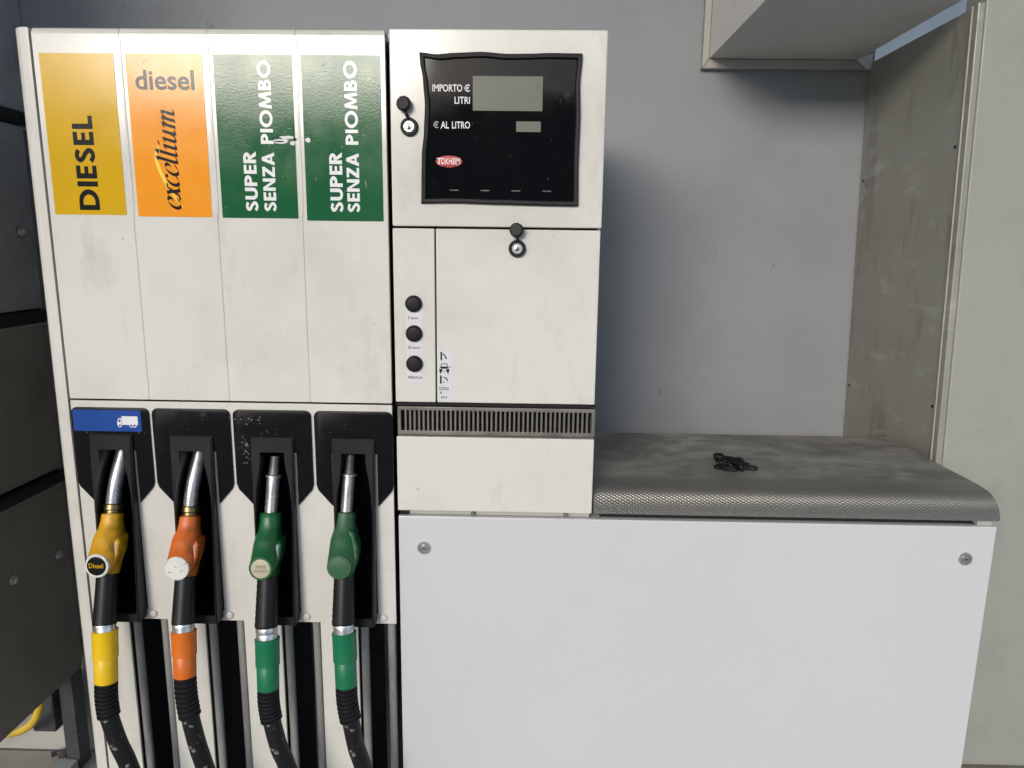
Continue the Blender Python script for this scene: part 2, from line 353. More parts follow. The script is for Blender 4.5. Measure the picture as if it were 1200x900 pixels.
def glyph(ch):
    h = T/2
    st = []                              # (polyline, width, closed) or ('poly', pts)
    if ch == 'I': return [([(h, 0), (h, 1)], T, 0)], T
    if ch == 'L': return [([(h, 1), (h, h), (.52, h)], T, 0)], .52
    if ch == 'E': return [([(.52, 1-h), (h, 1-h), (h, h), (.52, h)], T, 0), ([(T-.01, .5), (.49, .5)], T*.9, 0)], .52
    if ch == 'D': return [([(h, h), (h, 1-h), (.34, 1-h)]+arc(.34, .5, .5-h, .5-h, 80, -80, 14)+[(.34, h)], T, 1)], .84
    if ch == 'S':
        return [([(.50, .80)]+arc(.30, .74, .19, .155, 35, 200, 10)+[(.20, .59), (.36, .49)]+arc(.29, .28, .20, .175, 50, -140, 12)+[(.055, .235)], T*.93, 0)], .59
    if ch == 'U': return [([(h, 1)]+arc(.35, .35, .35-h, .35-h, 180, 360, 14)+[(.70-h, 1)], T, 0)], .70
    if ch == 'P': return [([(h, 0), (h, 1)], T, 0), ([(T-.02, 1-h)]+arc(.30, .705, .22, .295-h, 90, -90, 10)+[(T-.02, .515)], T, 0)], .62
    if ch == 'R': return [([(h, 0), (h, 1)], T, 0), ([(T-.02, 1-h)]+arc(.30, .715, .21, .285-h, 90, -90, 10)+[(T-.02, .535)], T, 0), ('poly', [(.22, .44), (.42, .44), (.68, 0), (.42, 0)])], .68
    if ch == 'N': return [([(h, 0), (h, 1)], T, 0), ([(.78-h, 0), (.78-h, 1)], T, 0), ('poly', [(.04, 1), (.22, 1), (.74, 0), (.56, 0)])], .78
    if ch == 'Z': return [('poly', [(.03, 1), (.62, 1), (.62, .80), (.03, .80)]), ('poly', [(.36, .82), (.62, .82), (.27, .18), (0, .18)]), ('poly', [(0, .2), (.62, .2), (.62, 0), (0, 0)])], .62
    if ch == 'A': return [('poly', [(0, 0), (.22, 0), (.50, 1), (.30, 1)]), ('poly', [(.80, 0), (.58, 0), (.30, 1), (.50, 1)]), ([(.2, .26), (.6, .26)], T*.8, 0)], .80
    if ch == 'O': return [(arc(.52, .5, .52-h, .52-h, 0, 360, 32)[:-1], T, 1)], 1.04
    if ch == 'M': return [('poly', [(0, 0), (.2, 0), (.32, 1), (.13, 1)]), ('poly', [(1.02, 0), (.82, 0), (.70, 1), (.89, 1)]), ('poly', [(.14, 1), (.32, 1), (.60, .05), (.42, .05)]), ('poly', [(.88, 1), (.70, 1), (.42, .05), (.60, .05)])], 1.02
    if ch == 'B': return [([(h, 0), (h, 1)], T, 0), ([(T-.02, 1-h*.9)]+arc(.31, .735, .16, .265-h*.9, 90, -90, 8)+[(T-.02, .56)], T*.88, 0), ([(T-.02, .49)]+arc(.34, .28, .2, .21-h*.2, 90, -90, 8)[1:]+[(T-.02, h*.9)], T*.88, 0)], .64
    return [], .34
def caps_bm(body, x0, x1, z0, z1, y, rot=True, gap=.1):
    polys = []; cx = 0
    for ch in body:
        st, adv = glyph(ch)
        for s in st:
            if s[0] == 'poly': polys.append([(cx+p[0], p[1]) for p in s[1]]); polys.append(None)
            else:
                L_, R_ = ribbon(s[0], s[1], s[2]); k = len(L_)
                for i in range(k if s[2] else k-1):
                    j = (i+1) % k; polys.append([(cx+q.x, q.y) for q in (L_[i], L_[j], R_[j], R_[i])])
                polys.append(None)
        cx += adv+gap; polys.append(None)
    allp = fit_pts([p for q in polys if q for p in q], x0, x1, z0, z1, rot)
    bm = bmesh.new(); i = 0; lay = 0
    for q in polys:
        if q is None: lay = (lay+1) % 6; continue
        vs = [bm.verts.new((allp[i+j][0], y-lay*.00003, allp[i+j][1])) for j in range(len(q))]; i += len(q)
        if len(q) == 4 and False: pass
        bm.faces.new(vs)
        if len(q) == 4 and any(r is q for r in polys): lay = lay
    return bm
def nib_word(y, X, Z):
    """the slanted brush-pen word; X, Z give the box (x0,x1),(z0,z1)"""
    G = {'e': ([[(.08, .44), (.40, .58), (.50, .82), (.34, 1.0), (.10, .80), (.0, .38), (.14, .04), (.34, .05), (.54, .28)]], .56),
         'x': ([[(-.02, .90), (.12, 1.0), (.22, .84), (.40, .16), (.50, 0), (.64, .14)], [(.62, .90), (.52, 1.0), (.40, .78), (.20, .2), (.08, 0), (-.04, .1)]], .66),
         'c': ([[(.44, .84), (.36, 1.0), (.20, .94), (.04, .68), (.0, .34), (.14, .03), (.34, .06), (.52, .28)]], .54),
         'l': ([[(.0, 1.46), (.12, 1.60), (.12, .9), (.12, .2), (.20, .01), (.34, .16)]], .35),
         'i': ([[(-.02, .84), (.12, 1.0), (.12, .6), (.12, .2), (.20, .01), (.34, .16)], [(.17, 1.30), (.20, 1.42), (.23, 1.34)]], .35),
         'u': ([[(-.02, .84), (.12, 1.0), (.12, .6), (.12, .2), (.24, .02), (.42, .2), (.52, .56)], [(.52, 1.0), (.52, .6), (.52, .2), (.60, .01), (.74, .16)]], .76),
         'm': ([[(-.02, .84), (.12, 1.0), (.12, .5), (.12, 0)], [(.12, .56), (.28, .94), (.42, .98), (.46, .8), (.46, .4), (.46, 0)], [(.46, .56), (.62, .94), (.76, .98), (.80, .8), (.80, .2), (.88, .01), (1.02, .16)]], 1.0)}
    nib = Vector((.17, .075)); polys = []; cx = 0; lay = 0
    for ch in 'excellium':
        st, adv = G[ch]
        for s in st:
            P = [p for p in catmull([(p[0], p[1], 0) for p in s], 5)]; lay = (lay+1) % 4
            for a, b in zip(P, P[1:]):
                q = []
                for p, sg in ((a, 1), (b, 1), (b, -1), (a, -1)):
                    xx, yy = p.x+sg*nib.x/2, p.y+sg*nib.y/2; q.append((cx+xx+.2*yy, yy))
                polys.append((q, lay))
        cx += adv+.03
    allp = fit_pts([p for q, l in polys for p in q], X[0], X[1], Z[0], Z[1], True)
    bm = bmesh.new(); i = 0
    for q, l in polys:
        vs = [bm.verts.new((allp[i+j][0], y-l*.00003, allp[i+j][1])) for j in range(4)]; i += 4
        bm.faces.new(vs)
    return bm

# ================================================================= SETTING
FL = -.10
g = box('ground', -60, 60, -90, 60, FL-.3, FL-.03, 'asphalt', bev=0); g['kind'] = 'structure'
g = box('pump_island', -3.2, 3.4, -.75, 1.2, FL-.2, FL, 'concrete', bev=.01); g['kind'] = 'structure'
# back wall
t = obj('back_wall', box_bm(-2.6, .862, .71, .86, 1.872, 4.0, bm=box_bm(-2.6, .95, .71, .86, FL, 1.872)), 'wall')
tag(t, 'grey painted wall behind the fuel pump and steel counter', 'wall')

# column on the right, leaning a little
def lean(bm, k=.033, z0=1.4):
    for v in bm.verts: v.co.x += (z0-v.co.z)*k
    return bm
CX = .862
col = thing('wall_column', 'pale green grey column with dirty sheet metal side beside the counter', 'column', (1.3, .4, FL))
obj('column_body', lean(box_bm(CX+.012, 1.75, .262, .330, FL, 4.0, .003)), 'column', col)
obj('side_panel', lean(box_bm(CX, CX+.010, .285, .706, FL+.02, 1.882, .001)), 'sheet', col)
obj('edge_trim', lean(box_bm(CX-.002, CX+.011, .263, .279, FL+.02, 1.886, .002)), 'sheet', col)
obj('edge_lip', lean(box_bm(CX-.004, CX+.009, .2795, .2825, FL+.02, 1.884, .001)), 'cream_dull', col)
obj('rear_stud', lean(box_bm(CX+.0105, CX+.05, .66, .706, FL, 1.87, .002)), 'frame_steel', col)
obj('skirting', box_bm(CX+.06, 1.752, .248, .2605, FL, .268, .002), 'dark_sheet2', col)
for (y, z) in ((.30, 1.63), (.297, 1.10), (.69, 1.60), (.69, 1.07)):
    obj('screw', lathe([(.0035, 0), (.0035, .001), (.002, .002)], (CX+(1.4-z)*.033, y, z), (-1, 0, 0), 10), 'dark', col, smooth=True)

# overhead box with trim frame
bx_ = thing('overhead_box', 'beige boxed duct with a cream trim frame fixed high on the wall', 'duct', (.62, .70, 1.87))
obj('box_body', box_bm(.447, .814, .25, .695, 1.889, 2.12, .002), 'box_paint', bx_)
def trim(pts): return prism_xz(pts, .690, .708, .0015)
obj('trim_frame', trim([(.430, 1.866), (.446, 1.888), (.446, 2.12), (.430, 2.12)]), 'cream_dull', bx_)
obj('trim_frame', trim([(.4312, 1.866), (.832, 1.866), (.806, 1.888), (.4472, 1.888)]), 'cream_dull', bx_)
obj('trim_frame', trim([(.834, 1.867), (.850, 1.867), (.848, 1.905), (.808, 1.889)]), 'white', bx_)

# overhead canopy and the far side of the forecourt (outside the picture, they shape the daylight)
can = thing('forecourt_canopy', 'flat pale canopy roof above the fuel pump', 'canopy', (0, -2.5, 4.7))
obj('soffit', box_bm(-6, 6, -6.0, 1.2, 4.70, 5.05, .02), 'canopy', can)
for x in (-4.5, 4.5): obj('support_post', lathe([(.11, 0), (.11, 4.87)], (x, -4.6, FL-.03-.14), (0, 0, 1), 20), 'canopy', can, smooth=True)
far = thing('added_street_block', 'long rendered building added unseen across the forecourt to cut off low sky light', 'building', (0, -42, FL-.03))
box('wall', -45, 45, -46, -40, FL-.03, 9.5, 'far_wall', far, bev=.02)  # unseen block, added to cut off low sky and sun and darken reflections
box('roof_edge', -45.3, 45.3, -46.2, -39.7, 9.51, 9.7, 'canopy', far, bev=.02)
wb = None
for i in range(15):
    for z in (1.2, 4.2, 7.2):
        if wb is None: wb = box('window', -.7, .7, -39.99, -39.9, -.8, .8, 'glass', far, bev=.01); wb.location = Vector((-37, 0, z+.8))-pos(far)
        else:
            q = wb.copy(); COL.objects.link(q); q.parent = far; q.location = Vector((-37+5.2*i, 0, z+.8))-pos(far)
rb = box('added_rear_wall', .95, 7, 2.6, 3.2, FL-.03, 4.2, 'strip_blue', bev=.02)  # added wall, fills the slit with a paler tone than open sky
tag(rb, 'pale blue wall added behind the slit beside the overhead duct in place of bright sky', 'building')

# ================================================================= DARK CABINET ON THE LEFT
XL = -1.28
cb = thing('steel_enclosure', 'dark steel panelled enclosure to the left of the pump', 'enclosure', (-1.6, .2, FL))
rows = [(1.745, 2.7, 'galv'), (1.25, 1.705, 'dark_sheet'), (.81, 1.212, 'dark_sheet2'), (.205, .768, 'dark_sheet2')]
for z0, z1, m_ in rows: box('side_panel', XL-.03, XL, -.35, .664, z0, z1, m_, cb, bev=.002)
box('side_panel', XL-.03, XL-.004, .6655, .707, 1.745, 2.7, 'galv', cb, bev=.002)
box('core', XL-.06, XL-.032, -.35, .70, .215, 2.7, 'dark', cb, bev=0)
for z in (1.726, 1.231, .789):
    obj('rail', tube([(XL+.006, -.35, z), (XL+.006, .69, z)], .016, 14), 'black_rub', cb, smooth=True)
    obj('rail_flange', box_bm(XL-.031, XL+.001, -.34, .68, z-.024, z-.018, .001), 'dark_sheet', cb)
for y, z in ((.612, 1.446), (.439, .584), (.613, .574)):
    b = obj('bolt', lathe([(.013, 0), (.013, .002), (.009, .0022), (.009, .009), (.006, .011)], (XL+.0002, y, z), (1, 0, 0), 6), 'chrome', cb)
    obj('washer', lathe([(.016, 0), (.016, .0014)], (XL-.0002, y, z), (1, 0, 0), 20), 'steel_grille', b)
box('frame_leg', XL-.045, XL-.005, .615, .665, FL, .213, 'frame_steel', cb, bev=.002)
box('base_rail', XL-.06, XL-.01, -.35, .613, FL, FL+.035, 'galv', cb, bev=.002)
# things seen through the gap below it
t = prism_yz([(.69, FL+.004), (.708, FL+.004), (.708, .25), (.705, .25)], -2.4, -1.285)
tag(obj('wall_base', t, 'cream_dull'), 'pale painted upstand at the foot of the wall under the dark enclosure', 'skirting')
t = box('junction_box', -1.415, -1.347, .615, .689, .020, .20, 'frame_steel', bev=.004)
tag(t, 'small dark metal box fixed low on the wall beneath the enclosure', 'junction box')
P = catmull([(-1.345, .575, .26), (-1.346, .57, .17), (-1.354, .565, .124), (-1.371, .56, .091), (-1.411, .56, .063), (-1.47, .56, .05), (-1.62, .55, .02), (-1.85, .52, -.082)], 8)
tag(obj('cable', tube(P, .011, 12), 'yellow_cable', smooth=True), 'thick yellow cable curling out beneath the dark enclosure', 'cable')
for i in range(3):
    for j in range(2):
        o = box('floor_tile', -2.3+i*.331, -2.3+i*.331+.328, .28+j*.201, .28+j*.201+.198, FL+.0005, FL+.006, 'tile', None, bev=.001)
        o.parent = bpy.data.objects['pump_island']
for pts in ([(-1.40, .655), (-1.385, .668), (-1.36, .66), (-1.375, .65)],):
    P = [(p[0], p[1], FL+.012) for p in pts]
    tag(obj('dead_leaf', tube(catmull(P, 5), [.008]*16, 8), 'frame_steel', smooth=True), 'brown dry scrap lying on the beige tiles under the enclosure', 'litter')
P = [(-1.352, .668, FL+.01), (-1.355, .655, FL+.013), (-1.345, .645, FL+.012), (-1.33, .652, FL+.012)]
tag(obj('wire_scrap', tube(catmull(P, 5), .0022, 8), 'black_rub', smooth=True), 'short bent black wire on the beige tiles under the enclosure', 'litter')

# ================================================================= SERVICE CABINET WITH STEEL COUNTER
sc = thing('counter_cabinet', 'white cabinet with a dusty knurled steel counter top beside the pump', 'cabinet', (.31, .2, FL))
box('body', -.216, .836, .014, .412, FL, .944, 'cream', sc, bev=.002)
box('front_panel', -.2215, .8385, 0, .0125, FL+.03, .9475, 'white', sc, bev=.0018)
# counter: bull-nosed sheet, drawn as a profile
prof = [(.415, .962), (.415, 1.0)]; arc_uv = []
nose = [(.30, 1.0), (.20, 1.0), (.12, 1.0), (.085, .9998), (.07, .9992)]+[(.058-.052*math.sin(R(a)), .953+.0452*math.cos(R(a))) for a in range(8, 91, 6)]+[(.006, .9565)]
prof += nose
bm = bmesh.new(); uvl = bm.loops.layers.uv.new('arc')
xs = [.127, .30, .5, .7, .846]; L0 = [0]
P2 = [Vector(p) for p in prof]
for a, b in zip(P2[::-1], P2[::-1][1:]): L0.append(L0[-1]+(b-a).length)
L0 = L0[::-1]
rows_ = [[bm.verts.new((x, p.x, p.y)) for p in P2] for x in xs]
for i in range(len(xs)-1):
    for j in range(len(P2)-1):
        f = bm.faces.new((rows_[i][j], rows_[i+1][j], rows_[i+1][j+1], rows_[i][j+1]))
        for lp in f.loops:
            jj = j if lp.vert in (rows_[i][j], rows_[i+1][j]) else j+1
            lp[uvl].uv = (lp.vert.co.x, L0[jj])
bot = [[bm.verts.new((x, y, z)) for y, z in ((.009, .9565), (.05, .962))] for x in xs]
for i in range(len(xs)-1):
    bm.faces.new((rows_[i][-1], rows_[i+1][-1], bot[i+1][0], bot[i][0])); bm.faces.new((bot[i][0], bot[i+1][0], bot[i+1][1], bot[i][1]))
    bm.faces.new((bot[i][1], bot[i+1][1], rows_[i+1][0], rows_[i][0]))
for i in (0, -1): bm.faces.new(rows_[i]+bot[i])
obj('counter_top', bm, 'knurl', sc, smooth=True)
box('counter_support', .14, .832, .02, .41, .9455, .9610, 'dark', sc, bev=0)
box('end_block', .806, .832, .004, .018, .9478, .9560, 'cream_dull', sc, bev=.001)
for x, z in ((-.176, .888), (.790, .887)):
    s = obj('lock_screw', lathe([(.0122, 0), (.0122, .0015), (.0112, .003), (.0085, .0032), (.0080, .0015), (.0062, .0015), (.0058, .004), (.003, .0045)], (x, -.0002, z), (0, -1, 0), 28), 'chrome', sc, smooth=True)
    obj('key_slot', box_bm(x-.0035, x+.0035, -.0052, -.0046, z-.0008, z+.0008), 'dark', s)

# crumpled chain on the counter
ch = thing('plastic_chain', 'small heap of black plastic chain lying on the dusty counter', 'chain', (.415, .155, 1.0))
specs = [(-.010, .006, .014, 15, 40, 0), (.004, -.008, .015, -60, 20, 0), (.018, .008, .012, 45, 35, 0), (-.034, -.006, .004, 35, 6, 0), (-.016, -.020, .004, -10, 4, 1), (-.006, -.004, .009, 55, 25, 0), (.008, .006, .010, 10, -18, 1),
         (.018, -.004, .006, -40, 12, 0), (.030, .002, .004, 60, 5, 1), (-.022, .012, .009, -35, 30, 1), (-.026, .026, .013, 20, 55, 0), (.006, -.020, .008, 80, 60, 0), (.036, -.010, .004, -25, 4, 0), (.0, .014, .005, -70, 8, 1)]
for x, y, z, rz, rx, f in specs:
    ring = [Vector(p+(0,)) for p in [(.0055*math.sin(R(a))+0, .0075+.0055*-math.cos(R(a))*-1 if False else 0) for a in ()]]
    path = []
    for a in range(-90, 91, 22): path.append(Vector((.0075+.0052*math.cos(R(a)), .0052*math.sin(R(a)), 0)))
    for a in range(90, 271, 22): path.append(Vector((-.0075+.0052*math.cos(R(a)), .0052*math.sin(R(a)), 0)))
    mt = Matrix.Translation((.415+x*.80, .155+y*1.1, 1.0005+z)) @ Matrix.Rotation(R(rz), 4, 'Z') @ Matrix.Rotation(R(rx), 4, 'X') @ Matrix.Rotation(R(rx*.3), 4, 'Y')
    obj('link', tube([mt @ p for p in path], .0033, 8, closed=True), 'black_rub', ch, smooth=True)

# ================================================================= FUEL DISPENSER
D = thing('fuel_dispenser', 'cream four-hose fuel pump with display and coloured fuel stickers', 'fuel dispenser', (-.35, .15, FL))
ZT = 1.7585
# rear carcass and cladding
bm = box_bm(-.796, -.2262, .092, .418, FL, 1.742); box_bm(-.2258, .118, .06, .418, .9495, 1.742, bm=bm)
obj('carcass', bm, 'dark', D)
pf = [(.30, FL), (.30, ZT), (.014, ZT)]+[(.014-.014*math.sin(R(a)), ZT-.014+.014*math.cos(R(a))) for a in range(15, 91, 15)]+[(0, FL)]
bm = bmesh.new()
pl = [(-.7985, .0), (-.7985, .422), (-.826, .422)]+[(-.826+.016-.016*math.cos(R(a)), .016-.016*math.sin(R(a))) for a in range(0, 91, 15)]
a_ = [bm.verts.new((p[0], p[1], FL)) for p in pl]; c_ = [bm.verts.new((p[0], p[1], ZT-.001)) for p in pl]
bm.faces.new(a_); fc = bm.faces.new(c_[::-1])
for i in range(len(pl)): bm.faces.new((a_[i], a_[(i+1) % len(pl)], c_[(i+1) % len(pl)], c_[i]))
bmesh.ops.recalc_face_normals(bm, faces=bm.faces[:]); bmesh.ops.bevel(bm, geom=list(fc.edges), offset=.002, segments=2, affect='EDGES')
obj('side_post', bm, 'cream', D, smooth=True)
box('right_side_panel', .1185, .1232, .022, .42, .9575, 1.742, 'cream', D)
box('top_cover', -.797, .1232, .02, .42, 1.7435, 1.7572, 'cream', D, bev=.002)
box('rear_panel', -.797, .1232, .4195, .4245, FL, 1.742, 'cream', D)

# --- upper fascia: four panels, each with its sticker
seams = [-.7945, -.6535, -.5125, -.3710, -.2290]
cols = ['yellow_st', 'orange_st', 'green_st', 'green_st']
stx = [(-.785, -.665), (-.6455, -.522), (-.5045, -.378), (-.3635, -.2365)]
box('fascia_backing', seams[0]+.001, seams[4]-.001, .0035, .013, 1.1545, 1.744, 'cream', D, bev=0)
for k in range(4):
    x0, x1 = seams[k]+.00015, seams[k+1]-.00015
    rr = .011
    pr = [(.0030, 1.1535), (0, 1.1535), (0, 1.30), (0, 1.55), (0, ZT-rr)]+[(rr-rr*math.cos(R(a)), ZT-rr+rr*math.sin(R(a))) for a in range(15, 91, 15)]+[(.019, ZT), (.019, ZT-.003), (.0115, ZT-.003)]
    pr += [(.003, ZT-.0115)]
    b = prism_yz(pr, x0, x1); bmesh.ops.recalc_face_normals(b, faces=b.faces[:])
    e = [e for e in b.edges if abs(e.verts[0].co.x-e.verts[1].co.x) < 1e-6 and min(v.co.y for v in e.verts) < .012]
    bmesh.ops.bevel(b, geom=e, offset=.0007, segments=2, affect='EDGES')
    obj('fascia_panel', b, 'cream', D, smooth=True)
# thin raised film edges beside the seams
for x in seams[1:4]: box('film_edge', x-.0021, x+.0021, -.0009, -.0001, 1.47, 1.742, 'cream', D, bev=.0003)
def sticker(x0, x1, z0, z1, m_, name='fuel_sticker', y=-.0006, label=None):
    o = obj(name, prism_xz(rrect(x0, x1, z0, z1, .001, 2), y, -.00005), m_, D)
    if label: o['label'] = label
    return o
YS = -.00075
st = [sticker(stx[k][0], stx[k][1], (1.467, 1.465, 1.4645, 1.4615)[k], 1.7185, cols[k], label=('yellow sticker reading DIESEL', 'orange sticker with slanted brush lettering', 'green sticker with torn white patch', 'green sticker without a large tear')[k]) for k in range(4)]
obj('lettering', caps_bm('DIESEL', -.7425, -.7085, 1.4745, 1.6235, YS, gap=.11), 'ink', st[0])
obj('lettering', text_bm('diesel', -.6325, -.5365, 1.6635, 1.6945, YS, bold=.022), 'ink_grey', st[1])
obj('brush_lettering', nib_word(YS-.0001, (-.6085, -.5715), (1.4765, 1.6360)), 'ink', st[1])
sw = [(-.6025, 1.5795), (-.6075, 1.566), (-.6065, 1.548), (-.5985, 1.527), (-.5885, 1.507), (-.5775, 1.491), (-.5685, 1.4795)]
L_, R_ = ribbon([Vector((p.x, p.y)) for p in catmull([(p[0], p[1], 0) for p in sw], 5)], [.0003+.0052*math.sin(math.pi*min(1, (i/30)**.8))**.9 for i in range(31)])
bm = bmesh.new(); A = [bm.verts.new((p.x, YS, p.y)) for p in L_]; B = [bm.verts.new((p.x, YS, p.y)) for p in R_]
for i in range(len(A)-1): bm.faces.new((A[i], A[i+1], B[i+1], B[i]))
obj('swoosh', bm, 'swoosh', st[1])
for k, (sx, ox) in enumerate(((-.4645, 0), (-.3235, 0))):
    obj('lettering', caps_bm('SUPER', sx, sx+.0210, 1.4755, 1.5705, YS, gap=.09), 'white_ink', st[2+k])
    sx2 = (-.4345, -.2960)[k]
    obj('lettering', caps_bm('SENZA PIOMBO', sx2, sx2+.0215, 1.4755, 1.7100, YS, gap=.09), 'white_ink', st[2+k])
rd2 = random.Random(12)
for k in (1, 2, 3):
    bm = bmesh.new()
    for i in range(16 if k > 1 else 10):
        x, z = rd2.uniform(stx[k][0]+.006, stx[k][1]-.006), rd2.uniform(1.475, 1.71); a = rd2.choice((rd2.gauss(1.57, .3), rd2.gauss(.6, .4))); L = .001+.007*rd2.random()**3; w_ = .00018+.0003*rd2.random()
        dx, dz = math.cos(a)*L, math.sin(a)*L; nx, nz = -math.sin(a)*w_, math.cos(a)*w_
        bm.faces.new([bm.verts.new((x+p, YS-.0004-.000004*i, z+q)) for p, q in ((-dx, -dz), (nx, nz), (dx, dz), (-nx, -nz))])
    o = obj('scratches', bm, 'sticker_scratch', st[k]); o['kind'] = 'stuff'
# torn patches of the sticker
def blob(cx, cz, rx, rz, seed, n=18): 
    rd = random.Random(seed); return [(cx+rx*math.cos(2*math.pi*i/n)*(.75+.45*rd.random()), cz+rz*math.sin(2*math.pi*i/n)*(.75+.45*rd.random())) for i in range(n)]
for (cx, cz, rx, rz, sd_, k) in ((-.4015, 1.5865, .0135, .0042, 1, 2), (-.3905, 1.5925, .012, .0028, 2, 2), (-.3825, 1.584, .0045, .0035, 5, 2), (-.357, 1.589, .0045, .0038, 3, 3)):
    obj('torn_patch', prism_xz(blob(cx, cz, rx, rz, sd_), YS-.0002, YS+.00005), 'paper', st[k])
obj('torn_patch', prism_xz(blob(-.3785, 1.590, .0035, .0028, 9), YS-.0005, YS-.00025), 'ink', st[2])
obj('torn_patch', prism_xz(blob(-.4045, 1.5862, .009, .0012, 11), YS-.0004, YS-.00025), 'ink_grey', st[2])

# --- boot fascia: one pressed sheet with openings, and the posts between the hose channels
CK = [-.7245+.1425*k for k in range(4)]
OW = .0345                                                     # half width of an opening in the sheet
xs = {-.7945, -.2290}; 
for c in CK: xs |= {c-OW, c+OW, c-.0035, c+.0695 if c < -.3 else -.2300}
xs = sorted(xs); zs = [FL, .7365, .755, 1.078, 1.150]
def keep(x, z):
    for c in CK:
        if z < .7365 and c-.0035 < x < c+.0695: return False
        if .755 < z < 1.078 and abs(x-c) < OW: return False
    if z < .7365 and x > -.2310: return False
    return True
obj('boot_fascia', grid_panel(xs, zs, keep, 0, .004, .0010), 'cream', D)
for k, c in enumerate(CK):
    # shield-shaped black plate with its opening
    X0, X1 = c-.0685, c+.0685
    r = .010
    outer = [(c-.041, .962), (X0+.003, .994)]+[(X0, 1.004)]+[(X0+r-r*math.cos(R(a)), 1.1385-r+r*math.sin(R(a))) for a in (0, 30, 60, 90)]+[(X1-r+r*math.sin(R(a)), 1.1385-r+r*math.cos(R(a))) for a in (0, 30, 60, 90)]+[(X1, 1.004), (X1-.003, .994), (c+.041, .962)]
    bm = prism_xz([(c-.0405, 1.062)] + [(c-.0405, .965)] + outer[1:-1] + [(c+.0405, .965), (c+.0405, 1.062)], -.0042, -.0002, .0012)
    pl_ = obj('boot_plate', bm, 'black_plastic', D, smooth=True)
    # raised frame: outer outline, waisted opening, deep inside
    def hw(z): return .0335+.004*max(0, min(1, (z-.745)/.345))
    def yo(z): return -.010-.020*max(0, min(1, (1.092-z)/.34))
    zl = [1.0645, 1.050, 1.035, 1.02, 1.0, .98, .95, .90, .85, .80, .762]
    wl = [.0215, .0218, .0235, .0265, .0295, .0315, .0325, .0320, .0312, .0305, .0298]
    inner = [(c-w_, z) for z, w_ in zip(zl, wl)]+[(c+w_, z) for z, w_ in zip(zl[::-1], wl[::-1])]
    zo = [1.0905]+zl[1:-1]+[.745]
    outl = [(c-hw(z), z) for z in zo]+[(c+hw(z), z) for z in zo[::-1]]
    bm = bmesh.new(); n = len(inner)
    OF = [bm.verts.new((p[0], yo(p[1]), p[1])) for p in outl]; OB = [bm.verts.new((p[0], -.003, p[1])) for p in outl]
    IF = [bm.verts.new((p[0], yo(p[1])+.0006, p[1])) for p in inner]; IB = [bm.verts.new((p[0]*.985+c*.015, .085, p[1])) for p in inner]
    for i in range(n):
        j = (i+1) % n
        bm.faces.new((OF[i], OF[j], IF[j], IF[i])); bm.faces.new((OF[j], OF[i], OB[i], OB[j])); bm.faces.new((IF[i], IF[j], IB[j], IB[i]))
    bf = bm.faces.new(IB)
    bmesh.ops.recalc_face_normals(bm, faces=bm.faces[:])
    e = [e for e in bm.edges if all(v in OF for v in e.verts)]
    bmesh.ops.bevel(bm, geom=e, offset=.0022, segments=2, affect='EDGES')
    ob = obj('nozzle_boot', bm, ['boot_plastic', 'cavity'], D, smooth=True)
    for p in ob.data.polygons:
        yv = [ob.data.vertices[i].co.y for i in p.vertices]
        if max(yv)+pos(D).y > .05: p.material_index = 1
    # hose channel: two tubes and a dark inner rail
    x0, x1 = c-.0035, (c+.0695 if k < 3 else -.2300)
    for x in (x0+.0105, x1-.0095):
        obj('channel_tube', tube([(x, .010, FL+.002), (x, .010, .7345)], .0075, 14), 'post_grey', D, smooth=True)
    box('channel_rail', x0+.036, x0+.044, .060, .072, FL+.002, .7345, 'frame_steel', D, bev=.001)
    box('channel_rail', x0+.052, x0+.057, .064, .072, FL+.002, .7345, 'dark_sheet2', D, bev=.001)
    s = obj('rivet', lathe([(.0082, 0), (.0080, .0018), (.0062, .0042), (.003, .0052)], (c+.0440, .0002, .7485), (0, -1, 0), 20), 'cream', D, smooth=True)
rd = random.Random(4); bm = bmesh.new()
def fleck(x, z, r_):
    n = rd.randint(5, 7); a0 = rd.random()*6
    bm.faces.new([bm.verts.new((x+r_*(.4+.8*rd.random())*math.cos(a0+6.283*i/n), -.00435-.00005*rd.random(), z+r_*(.4+.8*rd.random())*math.sin(a0+6.283*i/n))) for i in range(n)])
for i in range(60): fleck(CK[2]-.049+rd.gauss(0, .0042), 1.068+rd.gauss(0, .011), .0003+.0011*rd.random()**2)
for i in range(22): fleck(CK[2]-.040+rd.gauss(0, .014), 1.121+rd.gauss(0, .0035), .0003+.0016*rd.random()**3)
for i in range(10): fleck(CK[2]-.008+rd.gauss(0, .008), 1.100+rd.gauss(0, .004), .0003+.001*rd.random()**2)
for k_ in (0, 1, 3):
    for i in range(7): fleck(CK[k_]+rd.uniform(-.06, .06), 1.094+rd.uniform(-.001, .03)*(k_ > 0), .0002+.0006*rd.random())
o = obj('scuff_flecks', bm, 'panel_grey_print', D); o['kind'] = 'stuff'
